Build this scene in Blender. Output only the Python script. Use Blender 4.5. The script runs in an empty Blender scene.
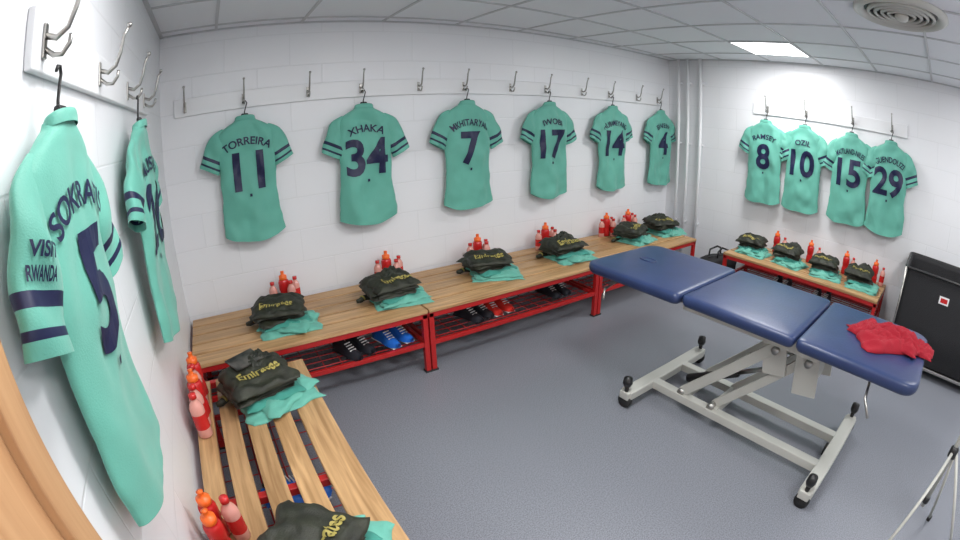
import bpy, bmesh, math, random
import numpy as np
from mathutils import Vector, Matrix, noise, Euler
scene=bpy.context.scene
try: scene.view_settings.view_transform='Standard'
except Exception: pass
PI=math.pi
L=5.04; H=2.38; YF=-4.8
# ------------------------------------------------------------------ materials
def mat(name,col,rough=.5,metal=0.,bump=None,spec=None,var=None,sheen=0,trans=0,emis=None):
    m=bpy.data.materials.new(name); m.use_nodes=True
    nt=m.node_tree; b=nt.nodes['Principled BSDF']
    b.inputs['Base Color'].default_value=(*col,1); b.inputs['Roughness'].default_value=rough
    b.inputs['Metallic'].default_value=metal
    if spec is not None: b.inputs['Specular IOR Level'].default_value=spec
    if sheen: b.inputs['Sheen Weight'].default_value=sheen
    if trans: b.inputs['Transmission Weight'].default_value=trans
    if emis: b.inputs['Emission Color'].default_value=(*emis[:3],1); b.inputs['Emission Strength'].default_value=emis[3]
    tc=nt.nodes.new('ShaderNodeTexCoord')
    if var:
        sc,amt=var
        n=nt.nodes.new('ShaderNodeTexNoise'); n.inputs['Scale'].default_value=sc; n.inputs['Detail'].default_value=4
        nt.links.new(tc.outputs['Object'],n.inputs['Vector'])
        r=nt.nodes.new('ShaderNodeValToRGB')
        r.color_ramp.elements[0].position=.3; r.color_ramp.elements[1].position=.7
        r.color_ramp.elements[0].color=(*[max(0,c*(1-amt)) for c in col],1)
        r.color_ramp.elements[1].color=(*[min(1,c*(1+amt)) for c in col],1)
        nt.links.new(n.outputs['Fac'],r.inputs['Fac']); nt.links.new(r.outputs['Color'],b.inputs['Base Color'])
    if bump:
        sc,st=bump
        n=nt.nodes.new('ShaderNodeTexNoise'); n.inputs['Scale'].default_value=sc; n.inputs['Detail'].default_value=3
        nt.links.new(tc.outputs['Object'],n.inputs['Vector'])
        bp=nt.nodes.new('ShaderNodeBump'); bp.inputs['Strength'].default_value=st; bp.inputs['Distance'].default_value=.01
        nt.links.new(n.outputs['Fac'],bp.inputs['Height']); nt.links.new(bp.outputs['Normal'],b.inputs['Normal'])
    return m
def wall_mat(name,axis):
    m=bpy.data.materials.new(name); m.use_nodes=True; nt=m.node_tree; b=nt.nodes['Principled BSDF']
    geo=nt.nodes.new('ShaderNodeNewGeometry'); sx=nt.nodes.new('ShaderNodeSeparateXYZ'); cb=nt.nodes.new('ShaderNodeCombineXYZ')
    nt.links.new(geo.outputs['Position'],sx.inputs[0])
    nt.links.new(sx.outputs[0 if axis=='x' else 1],cb.inputs[0]); nt.links.new(sx.outputs[2],cb.inputs[1])
    br=nt.nodes.new('ShaderNodeTexBrick'); nt.links.new(cb.outputs[0],br.inputs['Vector'])
    br.inputs['Scale'].default_value=1; br.inputs['Brick Width'].default_value=.46; br.inputs['Row Height'].default_value=.23
    br.inputs['Mortar Size'].default_value=.005; br.inputs['Mortar Smooth'].default_value=.8
    br.inputs['Color1'].default_value=(.80,.81,.835,1); br.inputs['Color2'].default_value=(.79,.80,.83,1); br.inputs['Mortar'].default_value=(.745,.755,.78,1)
    nt.links.new(br.outputs['Color'],b.inputs['Base Color'])
    n=nt.nodes.new('ShaderNodeTexNoise'); n.inputs['Scale'].default_value=45; n.inputs['Detail'].default_value=4
    nt.links.new(geo.outputs['Position'],n.inputs['Vector'])
    inv=nt.nodes.new('ShaderNodeMath'); inv.operation='MULTIPLY_ADD'; inv.inputs[1].default_value=-1.0; inv.inputs[2].default_value=1
    nt.links.new(br.outputs['Fac'],inv.inputs[0])
    ad=nt.nodes.new('ShaderNodeMath'); ad.operation='MULTIPLY_ADD'; ad.inputs[1].default_value=.3
    nt.links.new(n.outputs['Fac'],ad.inputs[0]); nt.links.new(inv.outputs[0],ad.inputs[2])
    bp=nt.nodes.new('ShaderNodeBump'); bp.inputs['Strength'].default_value=.26; bp.inputs['Distance'].default_value=.005
    nt.links.new(ad.outputs[0],bp.inputs['Height']); nt.links.new(bp.outputs['Normal'],b.inputs['Normal'])
    b.inputs['Roughness'].default_value=.36
    return m
def wood_mat(name,axis,c1,c2):
    m=bpy.data.materials.new(name); m.use_nodes=True; nt=m.node_tree; b=nt.nodes['Principled BSDF']
    tc=nt.nodes.new('ShaderNodeNewGeometry'); mp=nt.nodes.new('ShaderNodeMapping')
    mp.inputs['Scale'].default_value=(1.5,28,28) if axis=='x' else (28,1.5,28) if axis=='y' else (28,28,1.5)
    nt.links.new(tc.outputs['Position'],mp.inputs['Vector'])
    n=nt.nodes.new('ShaderNodeTexNoise'); n.inputs['Scale'].default_value=1.6; n.inputs['Detail'].default_value=5; n.inputs['Distortion'].default_value=.6
    nt.links.new(mp.outputs[0],n.inputs['Vector'])
    r=nt.nodes.new('ShaderNodeValToRGB'); r.color_ramp.elements[0].position=.3; r.color_ramp.elements[1].position=.72
    r.color_ramp.elements[0].color=(*c2,1); r.color_ramp.elements[1].color=(*c1,1)
    nt.links.new(n.outputs['Fac'],r.inputs['Fac'])
    hv=nt.nodes.new('ShaderNodeHueSaturation'); nt.links.new(r.outputs[0],hv.inputs['Color'])
    mr=nt.nodes.new('ShaderNodeMapRange'); mr.inputs['To Min'].default_value=.78; mr.inputs['To Max'].default_value=1.15
    nt.links.new(tc.outputs['Random Per Island'],mr.inputs['Value']); nt.links.new(mr.outputs[0],hv.inputs['Value'])
    nt.links.new(hv.outputs[0],b.inputs['Base Color']); b.inputs['Roughness'].default_value=.42
    return m
M={}
M['wx']=wall_mat('painted_block_x','x'); M['wy']=wall_mat('painted_block_y','y')
M['woodx']=wood_mat('wood_x','x',(.60,.37,.18),(.31,.17,.070)); M['woody']=wood_mat('wood_y','y',(.60,.37,.18),(.31,.17,.070))
M['woodz']=wood_mat('door_wood','z',(.60,.35,.18),(.50,.27,.13))
M['red']=mat('red_steel',(.44,.014,.014),.35)
M['teal']=mat('teal_fabric',(.115,.405,.32),.62,bump=(260,.15),sheen=.2,var=(5,.08))
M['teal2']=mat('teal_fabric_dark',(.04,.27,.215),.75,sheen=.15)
M['navy']=mat('navy_print',(.006,.009,.050),.5)
M['dark']=mat('olive_black_fabric',(.018,.020,.011),.6,bump=(200,.2),var=(14,.6))
M['gold']=mat('gold_print',(.36,.30,.075),.6)
M['black']=mat('black_plastic',(.012,.012,.013),.4)
M['blackf']=mat('black_canvas',(.014,.014,.016),.75,bump=(120,.3))
M['chrome']=mat('brushed_steel',(.42,.41,.39),.3,1.)
M['white']=mat('white_gloss',(.78,.79,.81),.35)
M['grey']=mat('light_grey_enamel',(.53,.53,.49),.35)
M['blue']=mat('blue_vinyl',(.022,.039,.112),.33,bump=(90,.08),var=(6,.12))
M['redc']=mat('red_cloth',(.29,.004,.016),.9,bump=(150,.2))
M['redl']=mat('red_bottle',(.56,.018,.018),.25)
M['orange']=mat('orange_cap',(.88,.15,.02),.35)
M['clear']=mat('pale_bottle',(.70,.32,.27),.12)
M['bootb']=mat('blue_boot',(.02,.16,.65),.4)
M['bootk']=mat('black_boot',(.02,.022,.03),.45)
M['bootr']=mat('red_boot',(.75,.04,.03),.4)
M['paper']=mat('glossy_print',(.06,.055,.05),.3,var=(18,.9))
M['paperw']=mat('paper_label',(.8,.8,.8),.5)
M['rubber']=mat('rubber',(.02,.02,.02),.6)
def floor_mat():
    m=bpy.data.materials.new('speckled_vinyl'); m.use_nodes=True; nt=m.node_tree; b=nt.nodes['Principled BSDF']
    g=nt.nodes.new('ShaderNodeNewGeometry')
    n=nt.nodes.new('ShaderNodeTexNoise'); n.inputs['Scale'].default_value=160; n.inputs['Detail'].default_value=2
    nt.links.new(g.outputs['Position'],n.inputs['Vector'])
    r=nt.nodes.new('ShaderNodeValToRGB'); e=r.color_ramp.elements
    e[0].position=.36; e[0].color=(.150,.160,.188,1); e[1].position=.62; e[1].color=(.252,.265,.300,1)
    nt.links.new(n.outputs['Fac'],r.inputs['Fac'])
    n2=nt.nodes.new('ShaderNodeTexNoise'); n2.inputs['Scale'].default_value=1.3; n2.inputs['Detail'].default_value=3
    nt.links.new(g.outputs['Position'],n2.inputs['Vector'])
    mr=nt.nodes.new('ShaderNodeMapRange'); mr.inputs['To Min'].default_value=.33; mr.inputs['To Max'].default_value=.45
    nt.links.new(n2.outputs['Fac'],mr.inputs['Value']); nt.links.new(mr.outputs[0],b.inputs['Roughness'])
    nt.links.new(r.outputs[0],b.inputs['Base Color'])
    return m
M['floor']=floor_mat()
M['tile']=mat('ceiling_tile',(.80,.82,.86),.8,bump=(300,.2))
M['grid']=mat('ceiling_grid_metal',(.50,.51,.53),.4)
M['emit']=mat('lit_diffuser',(1,1,1),.5,emis=(1,1,1,6))
# ------------------------------------------------------------------ builder
class MB:
    def __init__(s): s.v=[];s.f=[];s.m=[];s.sm=[];s.mats=[]
    def mi(s,k):
        if k not in s.mats: s.mats.append(k)
        return s.mats.index(k)
    def add(s,vs,fs,k,smooth=False,T=None):
        o=len(s.v)
        for p in vs:
            p=Vector(p); s.v.append(tuple(T@p) if T else tuple(p))
        for i,f in enumerate(fs):
            s.f.append([o+a for a in f]); s.m.append(s.mi(k[i] if isinstance(k,list) else k)); s.sm.append(smooth)
    def bm(s,b,k,smooth=False,T=None):
        b.verts.index_update()
        s.add([v.co.copy() for v in b.verts],[[v.index for v in f.verts] for f in b.faces],k,smooth,T); b.free()
    def box(s,c,size,k,rot=(0,0,0),bev=0,seg=2,smooth=False):
        b=bmesh.new(); bmesh.ops.create_cube(b,size=1)
        for v in b.verts: v.co=Vector((v.co.x*size[0],v.co.y*size[1],v.co.z*size[2]))
        if bev: bmesh.ops.bevel(b,geom=b.edges[:],offset=min(bev,min(size)*.49),segments=seg,profile=.5,affect='EDGES')
        s.bm(b,k,smooth or bev>0 and seg>2,Matrix.Translation(c)@Euler(rot).to_matrix().to_4x4())
    def beam(s,a,b_,w,h,k,bev=.004):
        a=Vector(a);b_=Vector(b_);d=b_-a;ln=d.length
        q=d.to_track_quat('X','Z'); b=bmesh.new(); bmesh.ops.create_cube(b,size=1)
        for v in b.verts: v.co=Vector((v.co.x*ln,v.co.y*w,v.co.z*h))
        if bev: bmesh.ops.bevel(b,geom=b.edges[:],offset=bev,segments=2,profile=.5,affect='EDGES')
        s.bm(b,k,False,Matrix.Translation((a+b_)/2)@q.to_matrix().to_4x4())
    def tube(s,pts,r,k,n=10,T=None,caps=True):
        pts=[Vector(p) for p in pts]; rs=r if isinstance(r,(list,tuple)) else [r]*len(pts)
        vs=[];fs=[];up=None
        for i,p in enumerate(pts):
            t=(pts[min(i+1,len(pts)-1)]-pts[max(i-1,0)]).normalized()
            if up is None: up=Vector((0,0,1)) if abs(t.z)<.9 else Vector((1,0,0))
            x=t.cross(up).normalized(); y=x.cross(t).normalized(); up=y
            for j in range(n):
                a=2*PI*j/n; vs.append(p+(x*math.cos(a)+y*math.sin(a))*rs[i])
        for i in range(len(pts)-1):
            for j in range(n): fs.append([i*n+j,i*n+(j+1)%n,(i+1)*n+(j+1)%n,(i+1)*n+j])
        if caps: fs.append(list(range(n))[::-1]); fs.append([(len(pts)-1)*n+j for j in range(n)])
        s.add(vs,fs,k,True,T)
    def lathe(s,prof,k,n=20,T=None):
        vs=[];fs=[];ks=[]
        for (r,z) in prof:
            for j in range(n): a=2*PI*j/n; vs.append((r*math.cos(a),r*math.sin(a),z))
        for i in range(len(prof)-1):
            for j in range(n):
                fs.append([i*n+j,i*n+(j+1)%n,(i+1)*n+(j+1)%n,(i+1)*n+j]); ks.append(k[i] if isinstance(k,list) else k)
        s.add(vs,fs,ks,True,T)
    def finish(s,name,loc=(0,0,0),rotz=0,parent=None,rot=None):
        me=bpy.data.meshes.new(name); me.from_pydata(s.v,[],s.f)
        for k in s.mats: me.materials.append(M[k])
        me.polygons.foreach_set('material_index',s.m); me.polygons.foreach_set('use_smooth',s.sm); me.update()
        o=bpy.data.objects.new(name,me); scene.collection.objects.link(o)
        o.location=loc; o.rotation_euler=rot if rot else (0,0,rotz)
        if parent: o.parent=parent
        return o
def empty(name,loc=(0,0,0),rotz=0):
    e=bpy.data.objects.new(name,None); scene.collection.objects.link(e); e.location=loc; e.rotation_euler=(0,0,rotz); e.empty_display_size=.1
    return e
_tc={}
def text_geo(s,size,off=0,cut=.025,wmax=None,xs=1):
    key=(s,size,off,cut,wmax,xs)
    if key in _tc: return _tc[key]
    cu=bpy.data.curves.new('t','FONT'); cu.body=s; cu.size=size; cu.offset=off; cu.align_x='CENTER'; cu.resolution_u=4
    o=bpy.data.objects.new('t',cu); scene.collection.objects.link(o); bpy.context.view_layer.update()
    me=bpy.data.meshes.new_from_object(o.evaluated_get(bpy.context.evaluated_depsgraph_get()))
    b=bmesh.new(); b.from_mesh(me); bpy.data.objects.remove(o); bpy.data.curves.remove(cu); bpy.data.meshes.remove(me)
    xsv=[v.co.x for v in b.verts]; x0,x1=min(xsv),max(xsv); sc=xs
    if wmax and (x1-x0)*sc>wmax: sc=wmax/(x1-x0)
    for v in b.verts: v.co.x=(v.co.x-(x0+x1)/2)*sc; v.co.z=0
    bmesh.ops.triangulate(b,faces=b.faces[:])
    for ax in (0,1):
        vals=[v.co[ax] for v in b.verts]; c=math.floor(min(vals)/cut)*cut
        while c<max(vals):
            n=Vector((1,0,0)) if ax==0 else Vector((0,1,0))
            bmesh.ops.bisect_plane(b,geom=b.verts[:]+b.edges[:]+b.faces[:],plane_co=n*c,plane_no=n); c+=cut
    b.verts.index_update()
    r=([tuple(v.co) for v in b.verts],[[v.index for v in f.verts] for f in b.faces]); b.free(); _tc[key]=r
    return r
# ------------------------------------------------------------------ room shell
def simple_box(name,lo,hi,k):
    mb=MB(); c=[(a+b)/2 for a,b in zip(lo,hi)]; sz=[b-a for a,b in zip(lo,hi)]
    mb.box((0,0,0),sz,k); return mb.finish(name,c)
T_=.12
simple_box('floor',(-T_,YF-T_,-.1),(L+T_,T_,0),'floor')
simple_box('ceiling',(-T_,YF-T_,H),(L+T_,T_,H+.1),'tile')
simple_box('wall_back',(-T_,0,0),(L+T_,T_,H),'wx')
simple_box('wall_left',(-T_,YF,0),(0,0,H),'wy')
simple_box('wall_right',(L,YF,0),(L+T_,0,H),'wy')
simple_box('wall_front',(-T_,YF-T_,0),(L+T_,YF,H),'wx')
mb=MB()
x=4.0-.6*6
while x<L:
    mb.box((x,YF/2,H-.003),(.020,-YF,.008),'grid'); x+=.6
y=-1.35+.6*2
while y>YF:
    mb.box((L/2,y,H-.0035),(L,.020,.009),'grid'); y-=.6
mb.box((L/2,-.012,H-.004),(L,.024,.01),'grid'); mb.box((L-.012,YF/2,H-.004),(.024,-YF,.01),'grid'); mb.box((.012,YF/2,H-.004),(.024,-YF,.01),'grid')
mb.finish('trim_1')
def ceiling_and_fill_light(cx,cy,power):
    e=empty('ceiling_and_fill_light',(cx,cy,H))
    mb=MB(); mb.box((0,0,-.006),(.575,.575,.004),'emit')
    for sx in (-1,1):
        mb.box((sx*.29,0,-.007),(.012,.59,.012),'grid'); mb.box((0,sx*.29,-.007),(.59,.012,.012),'grid')
    mb.finish('diffuser_panel',parent=e)
    ld=bpy.data.lights.new('light','AREA'); ld.shape='SQUARE'; ld.size=.56; ld.energy=power; ld.color=(1,.99,.98)
    lo=bpy.data.objects.new('lamp',ld); scene.collection.objects.link(lo); lo.parent=e; lo.location=(0,0,-.016)
PW=21.5
for (a,b_,k) in ((4.3,-1.65,1.05),(1.9,-2.25,1.15),(1.3,-4.05,1.0),(3.7,-4.05,1.05),(.7,-2.25,.6)): ceiling_and_fill_light(a,b_,PW*k)  # only the first fitting is in view; the rest are added, unseen fill lights
mb=MB()
prof=[(.29,-.002),(.29,-.02),(.26,-.035),(.235,-.02),(.225,-.004)]
mb.lathe(prof,'grey',40)
for r in (.205,.165,.125,.085):
    mb.lathe([(r,-.008),(r+.006,-.022),(r-.008,-.034),(r-.014,-.018),(r,-.008)],'grey',40)
mb.lathe([(.225,-.003),(.0,-.003)],'black',40)
mb.lathe([(.035,-.003),(.045,-.03),(.03,-.05),(.0,-.055)],'grey',24)
mb.finish('ceiling_air_vent',(2.93,-3.03,H))
mb=MB()
for yy,r in ((-.17,.018),(-.30,.018),(-.47,.020)):
    mb.tube([(0,yy,0),(0,yy,H)],r,'white',14)
    for zz in (.5,1.4,2.1): mb.box((.02,yy,zz),(.05,r*2+.012,.02),'white')
mb.finish('wall_pipes',(L-.045,0,0))
# ------------------------------------------------------------------ coat rails
def hook(mb,x,z=.06):
    mb.box((x,-.023,z),(.022,.006,.07),'chrome',bev=.003)
    up=[(x,-.024,z+.01),(x,-.05,z+.0),(x,-.075,z+.015),(x,-.088,z+.05),(x,-.098,z+.10),(x,-.112,z+.125)]
    mb.tube(up,[.007,.007,.006,.006,.005,.005],'chrome',8)
    mb.lathe([(0,-.009),(.007,-.006),(.009,0),(.007,.006),(0,.009)],'chrome',10,T=Matrix.Translation((x,-.113,z+.128)))
    mb.tube([(x,-.024,z-.015),(x,-.045,z-.032),(x,-.065,z-.035),(x,-.08,z-.018),(x,-.083,z)],.0055,'chrome',8)
def rail(length,hooks,loc,rotz):
    mb=MB(); mb.box((length/2,-.010,.06),(length,.02,.12),'white',bev=.004)
    for h in hooks: hook(mb,h)
    return mb.finish('coat_hook_rail',loc,rotz)
RZ=1.81
sx0=.589; D=.835
bx=[sx0+D*i for i in range(6)]
hooks=[.18]
for i in range(6):
    hooks.append(bx[i]); 
    if i<5: hooks.append(bx[i]+D*.54)
rail(4.80,[h-.10 for h in hooks],(.10,0,RZ),0)
ry=[-1.31,-1.76,-2.28,-2.71]
rail(1.75,[.18,.63,1.15,1.58],(L,-1.13,RZ),-PI/2)
rail(1.68,[.06,.56,1.04,1.5],(0,-2.42,RZ),PI/2)
# ------------------------------------------------------------------ shirts
ZR=[.078,.092,.11,.135,.165,.22,.30,.45,.60,.75,.85,.91]
WR=[.068,.078,.115,.158,.190,.203,.205,.196,.195,.205,.214,.217]
DR=[.035,.040,.040,.038,.038,.045,.050,.05,.045,.045,.045,.045]
class Shirt:
    def __init__(s,seed,wid=1.,amp=1.):
        r=random.Random(seed); s.ph=[r.uniform(0,6.28) for _ in range(8)]; s.k=[r.uniform(15,22),r.uniform(30,38),r.uniform(45,60)]; s.seed=seed; s.wid=wid
        s.tilt=r.uniform(-.5,.5); s.amp=amp
    def W(s,z): return float(np.interp(-z,ZR,WR))*s.wid
    def wr(s,x,z):
        t=min(1,max(0,(-z-.2)/.7)); e=.25+.75*t
        a=.011*math.sin(s.k[0]*(x+s.tilt*z*.4)+s.ph[0]+1.2*math.sin(4*z+s.ph[5]))+.006*math.sin(s.k[1]*(x-s.tilt*z*.3)+s.ph[1]-3*z)
        sg=1 if x>0 else -1
        d=abs(x)+ (z+.30)*.55
        b=.009*math.sin(42*d+s.ph[2]+sg)*math.exp(-((z+.34)/.22)**2)*min(1,abs(x)/.08)
        n=.022*noise.noise(Vector((x*7,z*5,s.seed*3.7)))+.012*noise.noise(Vector((x*16,z*12,s.seed*1.7)))
        return (e*a+b+n)*s.amp
    def depth(s,x,z):
        w=s.W(z)*1.0; u=min(1,abs(x)/w); d=float(np.interp(-z,ZR,DR))*(.6+.4*s.amp)
        return -(d*math.sqrt(max(0,1-u**4)))-s.wr(x,z)*(1-u**6)*min(1,(-z-.05)/.12)
    def fx(s,x,z):
        u=min(1,abs(x)/s.W(z)); sg=1 if x>0 else -1; t=min(1,max(0,(-z-.25)/.2))
        return x+sg*u**4*t*(.016*noise.noise(Vector((z*6,sg*3.,s.seed*2.3)))+.006*noise.noise(Vector((z*17,sg*3.,s.seed))))
    def hem(s,x,z):
        u=min(1,abs(x)/s.W(z)); t=min(1,max(0,(-z-.6)/.31)); return z+.045*(u**3)*t+.006*t*math.sin(s.k[0]*x+s.ph[6])
def shirt(name_txt,num,loc,rotz,seed,wid=1.,name_w=.30,sleeve_txt=False,zs_=1.,amp=1.,sl=0.):
    s=Shirt(seed,wid,amp); mb=MB()
    n=34; zs=list(-np.interp(np.linspace(0,1,52),np.linspace(0,1,12),ZR))
    vs=[];fs=[]
    for z in zs:
        w=s.W(z)
        for i in range(n): 
            x=w*math.sin(-PI/2+PI*i/(n-1)); vs.append((s.fx(x,z),s.depth(x,z),s.hem(x,z)))
        for i in range(n-2):
            x=w*math.sin(PI/2-PI*(i+1)/(n-1)); vs.append((s.fx(x,z),.018*math.cos(math.asin(max(-1,min(1,x/w))))-min(.02,max(-.02,s.wr(x,z)*.3)),s.hem(x,z)))
    N=2*n-2
    for r in range(len(zs)-1):
        for j in range(N): fs.append([r*N+j,r*N+(j+1)%N,(r+1)*N+(j+1)%N,(r+1)*N+j])
    mb.add(vs,fs,'teal',True)
    zc=zs[0]; w=s.W(zc); rings=[]; 
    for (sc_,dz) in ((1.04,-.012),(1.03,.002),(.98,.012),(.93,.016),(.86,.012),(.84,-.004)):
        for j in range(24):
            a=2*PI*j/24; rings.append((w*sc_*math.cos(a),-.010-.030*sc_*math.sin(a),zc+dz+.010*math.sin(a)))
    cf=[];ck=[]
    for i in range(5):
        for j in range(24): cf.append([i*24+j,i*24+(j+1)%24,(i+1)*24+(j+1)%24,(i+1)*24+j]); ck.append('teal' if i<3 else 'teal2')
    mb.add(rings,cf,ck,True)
    for sg in (-1,1):
        r=random.Random(seed*7+sg); P0=Vector((sg*.128*wid,0,-.145)); P1=Vector((sg*(.258*wid+r.uniform(-.012,.015)),0,-.405-sl+r.uniform(-.018,.012)))
        ax=(P1-P0).normalized(); pr=Vector((ax.z*-1*sg,0,ax.x*sg))
        m=24; loops=[0,.04,.08,.12,.16,.22,.3,.36,.42,.48,.54,.60,.66,.68,.74,.76,.80,.84,.86,.89,.91,.95,1.0]; vs=[];fs=[];ks=[]
        def C(t): return P0.lerp(P1,t)+Vector((sg*.016*math.sin(t*PI),0,.0))
        def hwf(t): return (.082-.010*t+.003*math.sin(t*11+s.ph[5]))*(.46+.54*math.sin(PI/2*min(1,t/.28)))
        def hdf(t): return (.035-.004*t)*(.30+.70*min(1,t/.5))
        def sy(t,a):
            fl=1+(.16*math.sin(3*a+t*7+s.ph[3]+sg)+.10*math.sin(5*a-t*9+s.ph[6]))*amp
            g=min(1,t/.4)
            return -math.sin(a)*hdf(t)*fl-.002-.004*g-.006*g*math.sin(t*13+s.ph[4]+2*math.cos(a))
        for t in loops:
            c=C(t)
            for j in range(m):
                a=2*PI*j/m; q=c+pr*(math.cos(a)*hwf(t)); vs.append((q.x,min(sy(t,a),.022),q.z))
        for i in range(len(loops)-1):
            tm=(loops[i]+loops[i+1])/2; k='navy' if (.67<tm<.77 or .855<tm<.905) else 'teal'
            for j in range(m): fs.append([i*m+j,i*m+(j+1)%m,(i+1)*m+(j+1)%m,(i+1)*m+j]); ks.append(k)
        mb.add(vs,fs,ks,True)
        if sleeve_txt and sg==-1:
            ln=(P1-P0).length
            for li,tx in enumerate(('VISIT','RWANDA')):
                tv,tf=text_geo(tx,.032,.001,.015,wmax=.075); out=[]
                for v in tv:
                    t=.53-v[1]/ln+li*.11; wx=v[0]-.028
                    hw=hwf(t); a=math.acos(max(-1,min(1,wx/hw))); q=C(t)+pr*(wx*(-1 if pr.x<0 else 1))
                    a2=a if pr.x>0 else PI-a
                    out.append((q.x,sy(t,a2)-.004,q.z))
                mb.add(out,tf,'navy')
    tv,tf=text_geo(num,.36,.011,.02,xs=.90)
    ys=[v[1] for v in tv]; y0,y1=min(ys),max(ys)
    out=[]
    for v in tv:
        z=-.30-(y1-v[1])*(.26/(y1-y0)); x=v[0]; out.append((x,s.depth(x,z)-.0045,z))
    mb.add(out,tf,'navy')
    if name_txt:
        tv,tf=text_geo(name_txt,.072,.0014,.02,wmax=name_w)
        R=.27; out=[]
        for v in tv:
            a=v[0]/R; rr=R+v[1]; x=rr*math.sin(a); z=rr*math.cos(a)-R-.252; out.append((x,s.depth(x,z)-.0055,z))
        mb.add(out,tf,'navy')
    x0=0; z0=-.585
    mb.add([(x0-.008,s.depth(0,z0)-.005,z0),(x0+.008,s.depth(0,z0)-.005,z0),(x0+.008,s.depth(0,z0-.02)-.005,z0-.02),(x0-.008,s.depth(0,z0-.02)-.005,z0-.02)],[[0,3,2,1]],'navy')
    mb.tube([(-.16,-.005,-.160),(-.08,-.005,-.120),(0,-.005,-.085),(.08,-.005,-.120),(.16,-.005,-.160)],.009,'black',8)
    mb.tube([(0,-.005,-.085),(0,-.005,-.03),(.006,-.005,-.01),(.012,-.005,.01),(.018,-.005,.028),(.010,-.005,.044),(-.004,-.005,.042),(-.012,-.005,.030)],.004,'black',8)
    mb.box((0,-.010,-.066),(.05,.018,.05),'black',bev=.008)
    o=mb.finish('football_shirt',loc,rotz); o.scale=(1,1,zs_); return o
data=[('TORREIRA','11'),('XHAKA','34'),('MKHITARYAN','7'),('IWOBI','17'),('AUBAMEYANG','14'),('ELNENY','4')]
for i,(a,b_) in enumerate(data): shirt(a,b_,(bx[i],-.066,RZ),0,i+1,name_w=.32,zs_=.97 if i==0 else 1)
for i,(a,b_) in enumerate([('RAMSEY','8'),('OZIL','10'),('MAITLAND-NILES','15'),('GUENDOUZI','29')]):
    shirt(a,b_,(L-.066,ry[i],RZ),-PI/2,11+i,name_w=.30)
shirt('SOKRATIS','5',(.056,-2.37,RZ-.035),PI/2,21,name_w=.31,sleeve_txt=True,zs_=.865,amp=.5,sl=.04)
shirt('MUSTAFI','20',(.060,-1.39,RZ-.01),PI/2,22,name_w=.31,zs_=.96,amp=.6)
# ------------------------------------------------------------------ benches
def bench(length,depth,loc,rotz,wood,gap=.02,lip=0.,h=.45):
    """local: x along length, y 0 (wall) .. -depth (front)"""
    mb=MB(); fw=.135; n=4; sw=(depth-fw-gap*n)/n
    y=0
    for i in range(n):
        mb.box((length/2-lip/2,-(y+sw/2),h-.0125),(length-.004-lip,sw,.025),wood,bev=.004); y+=sw+gap
    mb.box((length/2-lip/2,-(y+fw/2),h-.0125),(length-.004-lip,fw,.025),wood,bev=.005)
    t=.035
    zt=h-.025-t/2
    mb.box((length/2,-.03,zt),(length,t,t),'red',bev=.003); mb.box((length/2,-depth+.025,zt),(length,t,t),'red',bev=.003)
    for i in range(3):
        x=.02+(length-.04)*i/2
        mb.box((x,-depth/2,zt),(t,depth-.02,t),'red',bev=.003)
    for i in (0,2):
        x=.02+(length-.04)*i/2
        for yy in (-.03,-depth+.025):
            mb.box((x,yy,(h-.03)/2),(t,t,h-.03),'red',bev=.003)
            mb.box((x,yy,.006),(t+.012,t+.012,.012),'rubber')
        mb.box((x,-depth/2,.2),(.025,depth-.05,.025),'red',bev=.002)
    mb.box((length/2,-depth+.025,.205),(length,.025,.03),'red',bev=.002); mb.box((length/2,-.03,.205),(length,.025,.03),'red',bev=.002)
    k=9
    for i in range(1,k):
        yy=-.03-(depth-.055)*i/k; mb.tube([(0.02,yy,.2),(length-.02,yy,.2)],.004,'red',6)
    m=int(length/.11)
    for i in range(1,m): mb.tube([(length*i/m,-.03,.194),(length*i/m,-depth+.03,.194)],.003,'red',6)
    return mb.finish('changing_room_bench',loc,rotz)
DB=.72
bench(1.50,DB,(.02,-.045,0),0,'woodx'); bench(1.54,DB,(1.525,-.045,0),0,'woodx'); bench(1.50,DB,(3.07,-.045,0),0,'woodx')
bench(1.66,.62,(L-.04,-1.20,0),-PI/2,'woody')
bench(1.94,.62,(.035,-2.86,0),PI/2,'woody',gap=.034,lip=.05)
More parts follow.
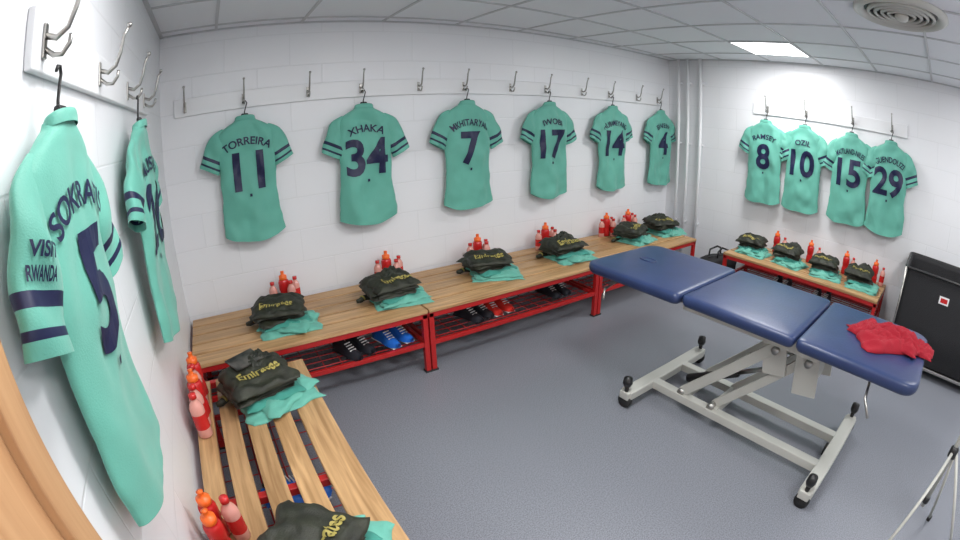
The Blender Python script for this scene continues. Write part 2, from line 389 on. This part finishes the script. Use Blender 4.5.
# ------------------------------------------------------------------ folded kits
def hf(mb,cx,cy,z0,sx,sy,hb,hfr,k,seed,rot=0,amp=.006,e=5,nx=30,ny=26,txt=None,fr=1.,ridge=0):
    R=Matrix.Translation((cx,cy,z0))@Matrix.Rotation(rot,4,'Z')
    def hh(u,v):
        f=max(0,1-abs(u)**e)**.5*max(0,1-abs(v)**e)**.5
        b=hfr+(hb-hfr)*(v+1)/2
        q=amp*2*noise.noise(Vector((u*2.2*fr,v*2.2*fr,seed)))+amp*noise.noise(Vector((u*5*fr,v*6*fr,seed+5)))
        if ridge: q+=ridge*(1-2*abs(noise.noise(Vector((u*1.8,v*2.6,seed+20)))*1.6))*.6+ridge*(1-2.4*abs(noise.noise(Vector((u*4,v*3,seed+30)))))*.4
        return max(0,f*(b+q))
    vs=[];fs=[]
    for j in range(ny+1):
        for i in range(nx+1):
            u=math.sin(PI/2*(2*i/nx-1)); v=math.sin(PI/2*(2*j/ny-1))
            ex=1+.16*noise.noise(Vector((v*2.2,math.copysign(1,u),seed))); ey=1+.16*noise.noise(Vector((u*2.2,math.copysign(1,v),seed+9)))
            vs.append((u*sx*ex,v*sy*ey,hh(u,v)))
    for j in range(ny):
        for i in range(nx): a=j*(nx+1)+i; fs.append([a,a+1,a+nx+2,a+nx+1])
    mb.add(vs,fs,k,True,R)
    if txt:
        tv,tf=text_geo(txt,.080,.0018,.012,wmax=sx*1.3)
        r=random.Random(seed); ox=r.uniform(-.02,.03); oy=r.uniform(-.45,-.2)
        out=[]
        for p in tv:
            v=(p[1]-.03)/sy+oy; u=(p[0]+ox)/sx; out.append((p[0]+ox,v*sy,hh(max(-.99,min(.99,u)),max(-.99,min(.99,v)))+.006))
        mb.add(out,tf,'gold',False,R)
def kit(loc,rotz,seed,paper=False,s=1.,roll=True):
    r=random.Random(seed); mb=MB(); U=r.uniform
    hf(mb,.035,-.03,0,.19*s,.16*s,.032,.026,'teal',seed,U(-.35,.2),.012)
    hf(mb,.05*U(.3,1.5),-.035,.020,.17*s,.14*s,.030,.024,'teal',seed+1,U(-.6,.6),.012)
    hf(mb,.01,-.01,.040,.155*s,.13*s,.034,.02,'teal2',seed+2,U(-.25,.25),.008)
    z=.058
    for q in range(3):
        hf(mb,U(-.035,.0),U(.005,.03),z,U(.145,.168)*s,U(.115,.135)*s,.036,.020,'dark',seed+3+q*3,U(-.28,.28),.006,e=U(5,8),fr=1.3)
        z+=.018
    hf(mb,-.012,.005,z,.165*s,.14*s,.062,.030,'dark',seed+15,U(-.25,.25),.011,e=5,fr=1.,txt='Emirates',nx=40,ny=34)
    if seed%2: hf(mb,.03,.075,z+.030,.085*s,.05*s,.05,.035,'dark',seed+26,U(-.5,.5),.012,e=3)
    if roll:
        mb.tube([(-.13,.08,.03),(-.17,.10,.024),(-.21,.085,.02),(-.235,.09,.018)],[.024,.020,.018,.012],'dark',8)
        mb.tube([(-.180,.10,.0245),(-.192,.095,.023)],[.0225,.021],'gold',8)
    if paper: mb.box((-.03,.085,.182),(.16,.11,.006),'paper',rot=(.12,0,.15))
    return mb.finish('folded_kit',loc,rotz)
BZ=.452
for i,(x,y) in enumerate([(.64,-.47),(1.41,-.46),(2.22,-.41),(2.97,-.43),(3.90,-.40),(4.44,-.38)]): kit((x,y,BZ),.2*math.sin(i*2),30+i)
for i,y in enumerate([-1.40,-1.81,-2.22,-2.60]): kit((4.65,y,BZ),-PI/2+.2*math.sin(i*3),50+i,s=.85,roll=False)
kit((.40,-1.27,BZ),.35,61,paper=True,s=1.0); kit((.36,-2.32,BZ),.85,62,s=1.0,roll=False)
# ------------------------------------------------------------------ bottles
def bottle(mb,x,y,kind,sc=1.,tilt=0):
    T=Matrix.Translation((x,y,0))@Matrix.Rotation(tilt,4,'X')@Matrix.Scale(sc,4)
    if kind==0:
        prof=[(0,0),(.030,0),(.034,.005),(.034,.055),(.030,.066),(.030,.082),(.034,.092),(.034,.140),(.030,.152),(.024,.158),(.026,.160),(.026,.180),(.016,.184),(.011,.188),(.011,.205),(.013,.207),(.0,.210)]
        ks=['redl','redl','redl','redl','redl','redl','redl','redl','redl']+['orange']*7
    else:
        prof=[(0,0),(.028,0),(.031,.005),(.031,.04),(.031,.105),(.031,.128),(.024,.146),(.014,.160),(.013,.168),(.016,.169),(.016,.188),(.0,.190)]
        ks=['clear','clear','clear','redl','clear','clear','clear','clear','redl','redl','redl']
    mb.lathe(prof,ks,18,T)
def bottles(loc,rotz,seed,n=3,sc=1.1):
    r=random.Random(seed); mb=MB()
    P=[(-.035,.0,0),(.055,.01,1),(.01,-.065,1),(-.12,-.02,1),(.09,-.06,1)][:n]
    for (x,y,k) in P: bottle(mb,x+r.uniform(-.008,.008),y+r.uniform(-.01,.01),k,sc*(1.12 if k==0 else .95))
    return mb.finish('sports_drink_bottles',loc,rotz)
for i,(x,y) in enumerate([(.76,-.12),(1.55,-.12),(2.33,-.12),(3.05,-.12),(3.85,-.12),(4.2,-.12)]): bottles((x,y,BZ),0,i,4,1.0)
for i,y in enumerate([-1.60,-2.01,-2.41,-2.74]): bottles((4.90,y,BZ),-PI/2,20+i,2,.95)
mb=MB()
for (x,y,k) in ((.076,-1.10,0),(.076,-1.19,1),(.078,-1.28,0),(.078,-1.38,1),(.078,-1.46,1)): bottle(mb,x,y,k,1.12)
mb.finish('sports_drink_bottles',(0,0,BZ))
mb=MB()
for (x,y,k) in ((.078,-2.07,0),(.085,-2.16,0),(.15,-2.10,1)): bottle(mb,x,y,k,1.0)
mb.finish('sports_drink_bottles',(0,0,BZ))
# ------------------------------------------------------------------ boots
def boots(loc,rotz,k,sole='black'):
    mb=MB()
    for sg in (-1,1):
        secs=[(-.13,.022,.055,.0),(-.12,.034,.085,0),(-.08,.038,.095,0),(-.04,.036,.085,0),(0,.040,.066,0),(.05,.046,.052,0),(.09,.044,.042,.002),(.125,.032,.032,.006),(.145,.012,.022,.010)]
        n=14; vs=[];fs=[]
        for (x,hw,hh,zb) in secs:
            for j in range(n):
                a=2*PI*j/n; yy=math.cos(a)*hw*(1 if math.sin(a)<0 else .85); zz=zb+.016+max(0,math.sin(a))**.8*hh+min(0,math.sin(a))*.004
                vs.append((x,yy+sg*.055,zz))
        for i in range(len(secs)-1):
            for j in range(n): fs.append([i*n+j,i*n+(j+1)%n,(i+1)*n+(j+1)%n,(i+1)*n+j])
        fs.append(list(range(n))); fs.append([(len(secs)-1)*n+j for j in range(n)][::-1])
        mb.add(vs,fs,k,True)
        mb.lathe([(.0,0),(.022,-.002),(.024,.006),(.02,.008)],'black',12,Matrix.Translation((-.085,sg*.055,.108)))
        mb.box((-.0,sg*.055,.013),(.25,.07,.008),'paperw' if k!='bootk' else 'black',bev=.003)
        for q in range(4): mb.box((.01+q*.018,sg*.055,.092-q*.010),(.006,.045,.005),'paperw')
        for (sx_,sy_) in ((-.10,.02),(-.10,-.02),(.03,.03),(.03,-.03),(.1,.02),(.1,-.02)):
            mb.lathe([(.006,0),(.008,.012)],'black',6,Matrix.Translation((sx_,sg*.055+sy_,0)))
    return mb.finish('football_boots',loc,rotz)
SZ=.206
boots((1.05,-.60,SZ),-1.2,'bootk'); boots((1.33,-.58,SZ),-1.3,'bootb'); boots((1.98,-.55,SZ),-1.3,'bootk'); boots((2.18,-.54,SZ),-1.5,'bootr')
boots((2.75,-.54,SZ),-1.5,'bootk'); boots((4.60,-2.25,SZ),PI,'bootk'); boots((4.60,-1.8,SZ),PI,'bootk')
boots((.38,-1.75,SZ),0.3,'bootb')
# ------------------------------------------------------------------ massage table
tab=empty('massage_table',(2.65,-2.36,0))
def cushion(name,y0,y1,ztop,r0,r1,tilt=0):
    hw=.35
    def corner(cx,cy,r,a0):
        return [(cx+r*math.cos(a0+PI/2*i/6),cy+r*math.sin(a0+PI/2*i/6)) for i in range(7)]
    pts=corner(hw-r1,y1-r1,r1,0)+corner(-hw+r1,y1-r1,r1,PI/2)+corner(-hw+r0,y0+r0,r0,PI)+corner(hw-r0,y0+r0,r0,PI*1.5)
    cy=(y0+y1)/2
    th=.06; vs=[];fs=[];n=len(pts)
    prof=[(-th,.95),(-th+.004,.975),(-th+.015,.992),(-.03,1.),(-.014,.996),(-.005,.985),(-.001,.965),(.001,.9),(.003,.6),(.003,.2)]
    for (z,s_) in prof:
        for p in pts: 
            x=p[0]*s_; y=cy+(p[1]-cy)*(1-(1-s_)*1.1); vs.append((x,y,z))
    for i in range(len(prof)-1):
        for j in range(n): fs.append([i*n+j,i*n+(j+1)%n,(i+1)*n+(j+1)%n,(i+1)*n+j])
    fs.append([(len(prof)-1)*n+j for j in range(n)]); fs.append(list(range(n))[::-1])
    mb=MB(); mb.add(vs,fs,'blue',True)
    return mb,ztop
mb,z=cushion('c',-1.01,-.345,0,.09,.03); mb.finish('foot_cushion',(0,0,.775),parent=tab)
mb,z=cushion('c',-.335,.325,0,.03,.03); mb.finish('seat_cushion',(0,0,.775),parent=tab)
mb,z=cushion('c',.335,1.03,0,.03,.09)
pts=[(.03*math.cos(a*PI/8),.80+.06*math.sin(a*PI/8),.004) for a in range(17)]
mb.tube(pts,.004,'blue',6,caps=False); mb.add([(p[0],p[1],.0045) for p in pts[:-1]],[list(range(16))],'blue')
mb.finish('head_cushion',(-.02,0,.775),parent=tab)
mb=MB()
for (a,b_) in ((-.98,-.36),(-.32,.31),(.35,.98)):
    for xx in (-.22,.22): mb.beam((xx,a,.697),(xx,b_,.697),.04,.03,'grey')
    mb.beam((-.22,a+.05,.697),(.22,a+.05,.697),.03,.03,'grey'); mb.beam((-.22,b_-.05,.697),(.22,b_-.05,.697),.03,.03,'grey')
for xx in (-.17,.17):
    mb.beam((xx,-.45,.655),(xx,.40,.655),.04,.05,'grey')
for xx in (-.15,.15):
    mb.beam((xx,.32,.12),(xx,-.20,.62),.035,.06,'grey'); mb.beam((xx*.8,.10,.12),(xx*.8,-.40,.62),.03,.05,'grey')
    mb.beam((xx,-.18,.66),(xx,-.22,.46),.012,.14,'grey'); mb.beam((xx,-.38,.66),(xx,-.42,.42),.012,.14,'grey')
    for (yy,zz) in ((.32,.12),(-.20,.60),(.10,.12),(-.40,.60)):
        mb.tube([(xx-.03,yy,zz),(xx+.03,yy,zz)],.022,'chrome',12)
for (yy,zz) in ((.32,.12),(-.20,.60),(.10,.12),(-.40,.60),(.05,.37)): mb.tube([(-.15,yy,zz),(.15,yy,zz)],.016,'grey',12)
mb.beam((-.15,-.43,.50),(.15,-.43,.50),.012,.12,'grey')
mb.tube([(0,.38,.12),(0,.05,.30)],.028,'black',12); mb.tube([(0,.05,.30),(0,-.2,.44)],.014,'chrome',12)
mb.beam((-.16,.56,.085),(-.16,-.69,.085),.06,.05,'grey'); mb.beam((.16,.56,.085),(.16,-.69,.085),.06,.05,'grey')
for yy in (.56,-.69): mb.beam((-.40,yy,.085),(.42,yy,.085),.085,.055,'grey',bev=.008)
for yy in (.30,.08): mb.beam((-.16,yy,.10),(.16,yy,.10),.05,.04,'grey')
for yy in (.56,-.69):
    for xx in (-.40,.42):
        mb.tube([(xx-.014,yy,.045),(xx+.014,yy,.045)],.045,'rubber',18)
        mb.box((xx,yy,.085),(.045,.07,.05),'grey',bev=.006)
        mb.tube([(xx,yy,.10),(xx,yy,.15)],[.014,.014],'black',10); mb.lathe([(0,.14),(.022,.145),(.03,.165),(.026,.20),(0,.21)],'black',14,Matrix.Translation((xx,yy,0)))
    mb.box((0.1,yy+.05,.03),(.05,.03,.06),'rubber')
mb.tube([(-.2,.85,.69),(-.38,.83,.66),(-.42,.80,.62)],.007,'chrome',8); mb.tube([(-.2,-.75,.69),(-.38,-.77,.66),(-.42,-.82,.60)],.007,'chrome',8)
mb.finish('lifting_frame',(0,0,0),parent=tab)
# ------------------------------------------------------------------ red shirt on table
mb=MB()
hf(mb,0,0,0,.21,.15,.035,.028,'redc',71,.3,.010,e=3,nx=60,ny=50,fr=.9,ridge=.028)
hf(mb,-.04,.02,.012,.15,.10,.040,.03,'redc',75,-.5,.012,e=3,nx=50,ny=40,fr=.9,ridge=.03)
hf(mb,.12,-.05,.0,.11,.08,.040,.03,'redc',78,.9,.010,e=3,nx=40,ny=34,fr=.9,ridge=.02)
hf(mb,-.18,.03,.0,.10,.08,.030,.02,'redc',79,-.4,.010,e=3,nx=40,ny=34,fr=.9,ridge=.02)
mb.finish('crumpled_red_shirt',(2.69,-3.13,.781),1.9)
# ------------------------------------------------------------------ laundry hamper
mb=MB()
HL=1.0
def ring(x0,x1,y0,y1,z,r=.05):
    out=[]
    for (cx_,cy_,a0) in ((x1-r,y1-r,0),(x0+r,y1-r,PI/2),(x0+r,y0+r,PI),(x1-r,y0+r,PI*1.5)):
        for i in range(5): a=a0+PI/2*i/4; out.append((cx_+r*math.cos(a),cy_+r*math.sin(a),z))
    return out
rg=[]; 
for (i_,z) in ((.10,.10),(.03,.09),(.0,.11),(-.004,.4),(-.006,.6),(0,.80),(0,.82),(.015,.82),(.02,.78),(.025,.3),(.05,.14)):
    rg.append(ring(0+i_,.66-i_,-HL+i_,0-i_,z))
vs=[p for r_ in rg for p in r_]; n=20; fs=[]
for i in range(len(rg)-1):
    for j in range(n): fs.append([i*n+j,i*n+(j+1)%n,(i+1)*n+(j+1)%n,(i+1)*n+j])
fs.append(list(range(n))); fs.append([(len(rg)-1)*n+j for j in range(n)])
mb.add(vs,fs,'blackf',True)
rim=ring(-.012,.672,-HL-.012,.012,.82); mb.tube(rim+[rim[0]],.011,'black',8,caps=False)
mb.box((.33,-HL/2,.082),(.68,HL+.02,.025),'chrome',bev=.004)
for xx in (.0,.66):
    for yy in (.005,-HL-.005): mb.tube([(xx,yy,.08),(xx,yy,.82)],.009,'chrome',8)
for xx in (.06,.60):
    for yy in (-.07,-HL+.07):
        mb.tube([(xx-.012,yy,.035),(xx+.012,yy,.035)],.035,'rubber',16); mb.box((xx,yy,.065),(.04,.05,.03),'chrome')
mb.box((-.010,-.42,.66),(.004,.10,.06),'paperw'); mb.box((-.0125,-.42,.66),(.003,.07,.035),'redl')
mb.finish('laundry_hamper',(4.32,-3.07,0))
mb=MB()
b=bmesh.new(); bmesh.ops.create_cube(b,size=2); bmesh.ops.subdivide_edges(b,edges=b.edges[:],cuts=7,use_grid_fill=True)
for v in b.verts:
    p=v.co; q=(abs(p.x)**4+abs(p.y)**4+abs(p.z)**4)**.25; p=p/q; nn=noise.noise(p*2.3)*.02
    v.co=Vector((p.x*(.24+nn),p.y*(.13+nn),.15+p.z*(.15+nn*.3)))
mb.bm(b,'blackf',True)
for yy in (-.06,.06): mb.tube([(-.1,yy,.29),(-.09,yy,.36),(0,yy*.6,.39),(.09,yy,.36),(.1,yy,.29)],.010,'black',8)
mb.box((0,0,.302),(.36,.012,.006),'black')
mb.finish('sports_holdall',(4.72,-.98,0.0),-.2)
# ------------------------------------------------------------------ light stand (tripod)
mb=MB()
mb.tube([(0,0,.20),(0,0,1.30)],.013,'grey',12)
for (adeg,rad) in ((-35,.24),(158,.40),(262,.36)):
    a=math.radians(adeg); c,s_=math.cos(a),math.sin(a)
    mb.tube([(.02*c,.02*s_,.52),(rad*c,rad*s_,.012)],.009,'grey',10)
    mb.lathe([(0,0),(.014,0),(.014,.03),(0,.03)],'rubber',10,Matrix.Translation((rad*c,rad*s_,0)))
mb.lathe([(.012,.49),(.026,.495),(.026,.54),(.012,.55)],'black',14); mb.lathe([(.01,.22),(.02,.225),(.02,.255),(.01,.26)],'black',12)
mb.finish('light_stand',(2.43,-3.71,0))
# ------------------------------------------------------------------ door on the left wall
mb=MB()
y0,y1=-2.70,-3.64; zt=2.06
mb.box((.017,y0-.035,zt/2),(.032,.07,zt),'woodz',bev=.004); mb.box((.017,y1+.035,zt/2),(.032,.07,zt),'woodz',bev=.004)
mb.box((.017,(y0+y1)/2,zt+.035),(.032,y0-y1,.07),'woodz',bev=.004)
mb.box((.007,(y0+y1)/2,zt/2+.003),(.012,y0-y1-.14,zt-.006),'woodz',bev=.002)
mb.tube([(.012,y1+.14,1.02),(.06,y1+.14,1.02),(.065,y1+.16,1.02),(.065,y1+.26,1.02)],.009,'chrome',10)
mb.box((.016,y1+.14,1.02),(.008,.04,.16),'chrome',bev=.003)
mb.finish('door_1')
# ------------------------------------------------------------------ camera
cx,cy,cz,yaw,pit,roll,f=.3653,-3.2189,1.6177,.5617,-.3259,-.0210,470.25
F=Vector([math.sin(yaw)*math.cos(pit),math.cos(yaw)*math.cos(pit),math.sin(pit)])
R=Vector([math.cos(yaw),-math.sin(yaw),0.]); Uv=R.cross(F)
R2=R*math.cos(roll)+Uv*math.sin(roll); U2=-R*math.sin(roll)+Uv*math.cos(roll)
Mx=Matrix((R2,U2,-F)).transposed().to_4x4(); Mx.translation=(cx,cy,cz)
cd=bpy.data.cameras.new('camera'); co=bpy.data.objects.new('camera',cd); scene.collection.objects.link(co); co.matrix_world=Mx
cd.type='PANO'; cd.sensor_fit='HORIZONTAL'; cd.sensor_width=10.5*960/f; cd.clip_start=.02
scene.camera=co
w=bpy.data.worlds.new('world'); scene.world=w; w.use_nodes=True
w.node_tree.nodes['Background'].inputs[0].default_value=(.8,.85,.9,1); w.node_tree.nodes['Background'].inputs[1].default_value=.3
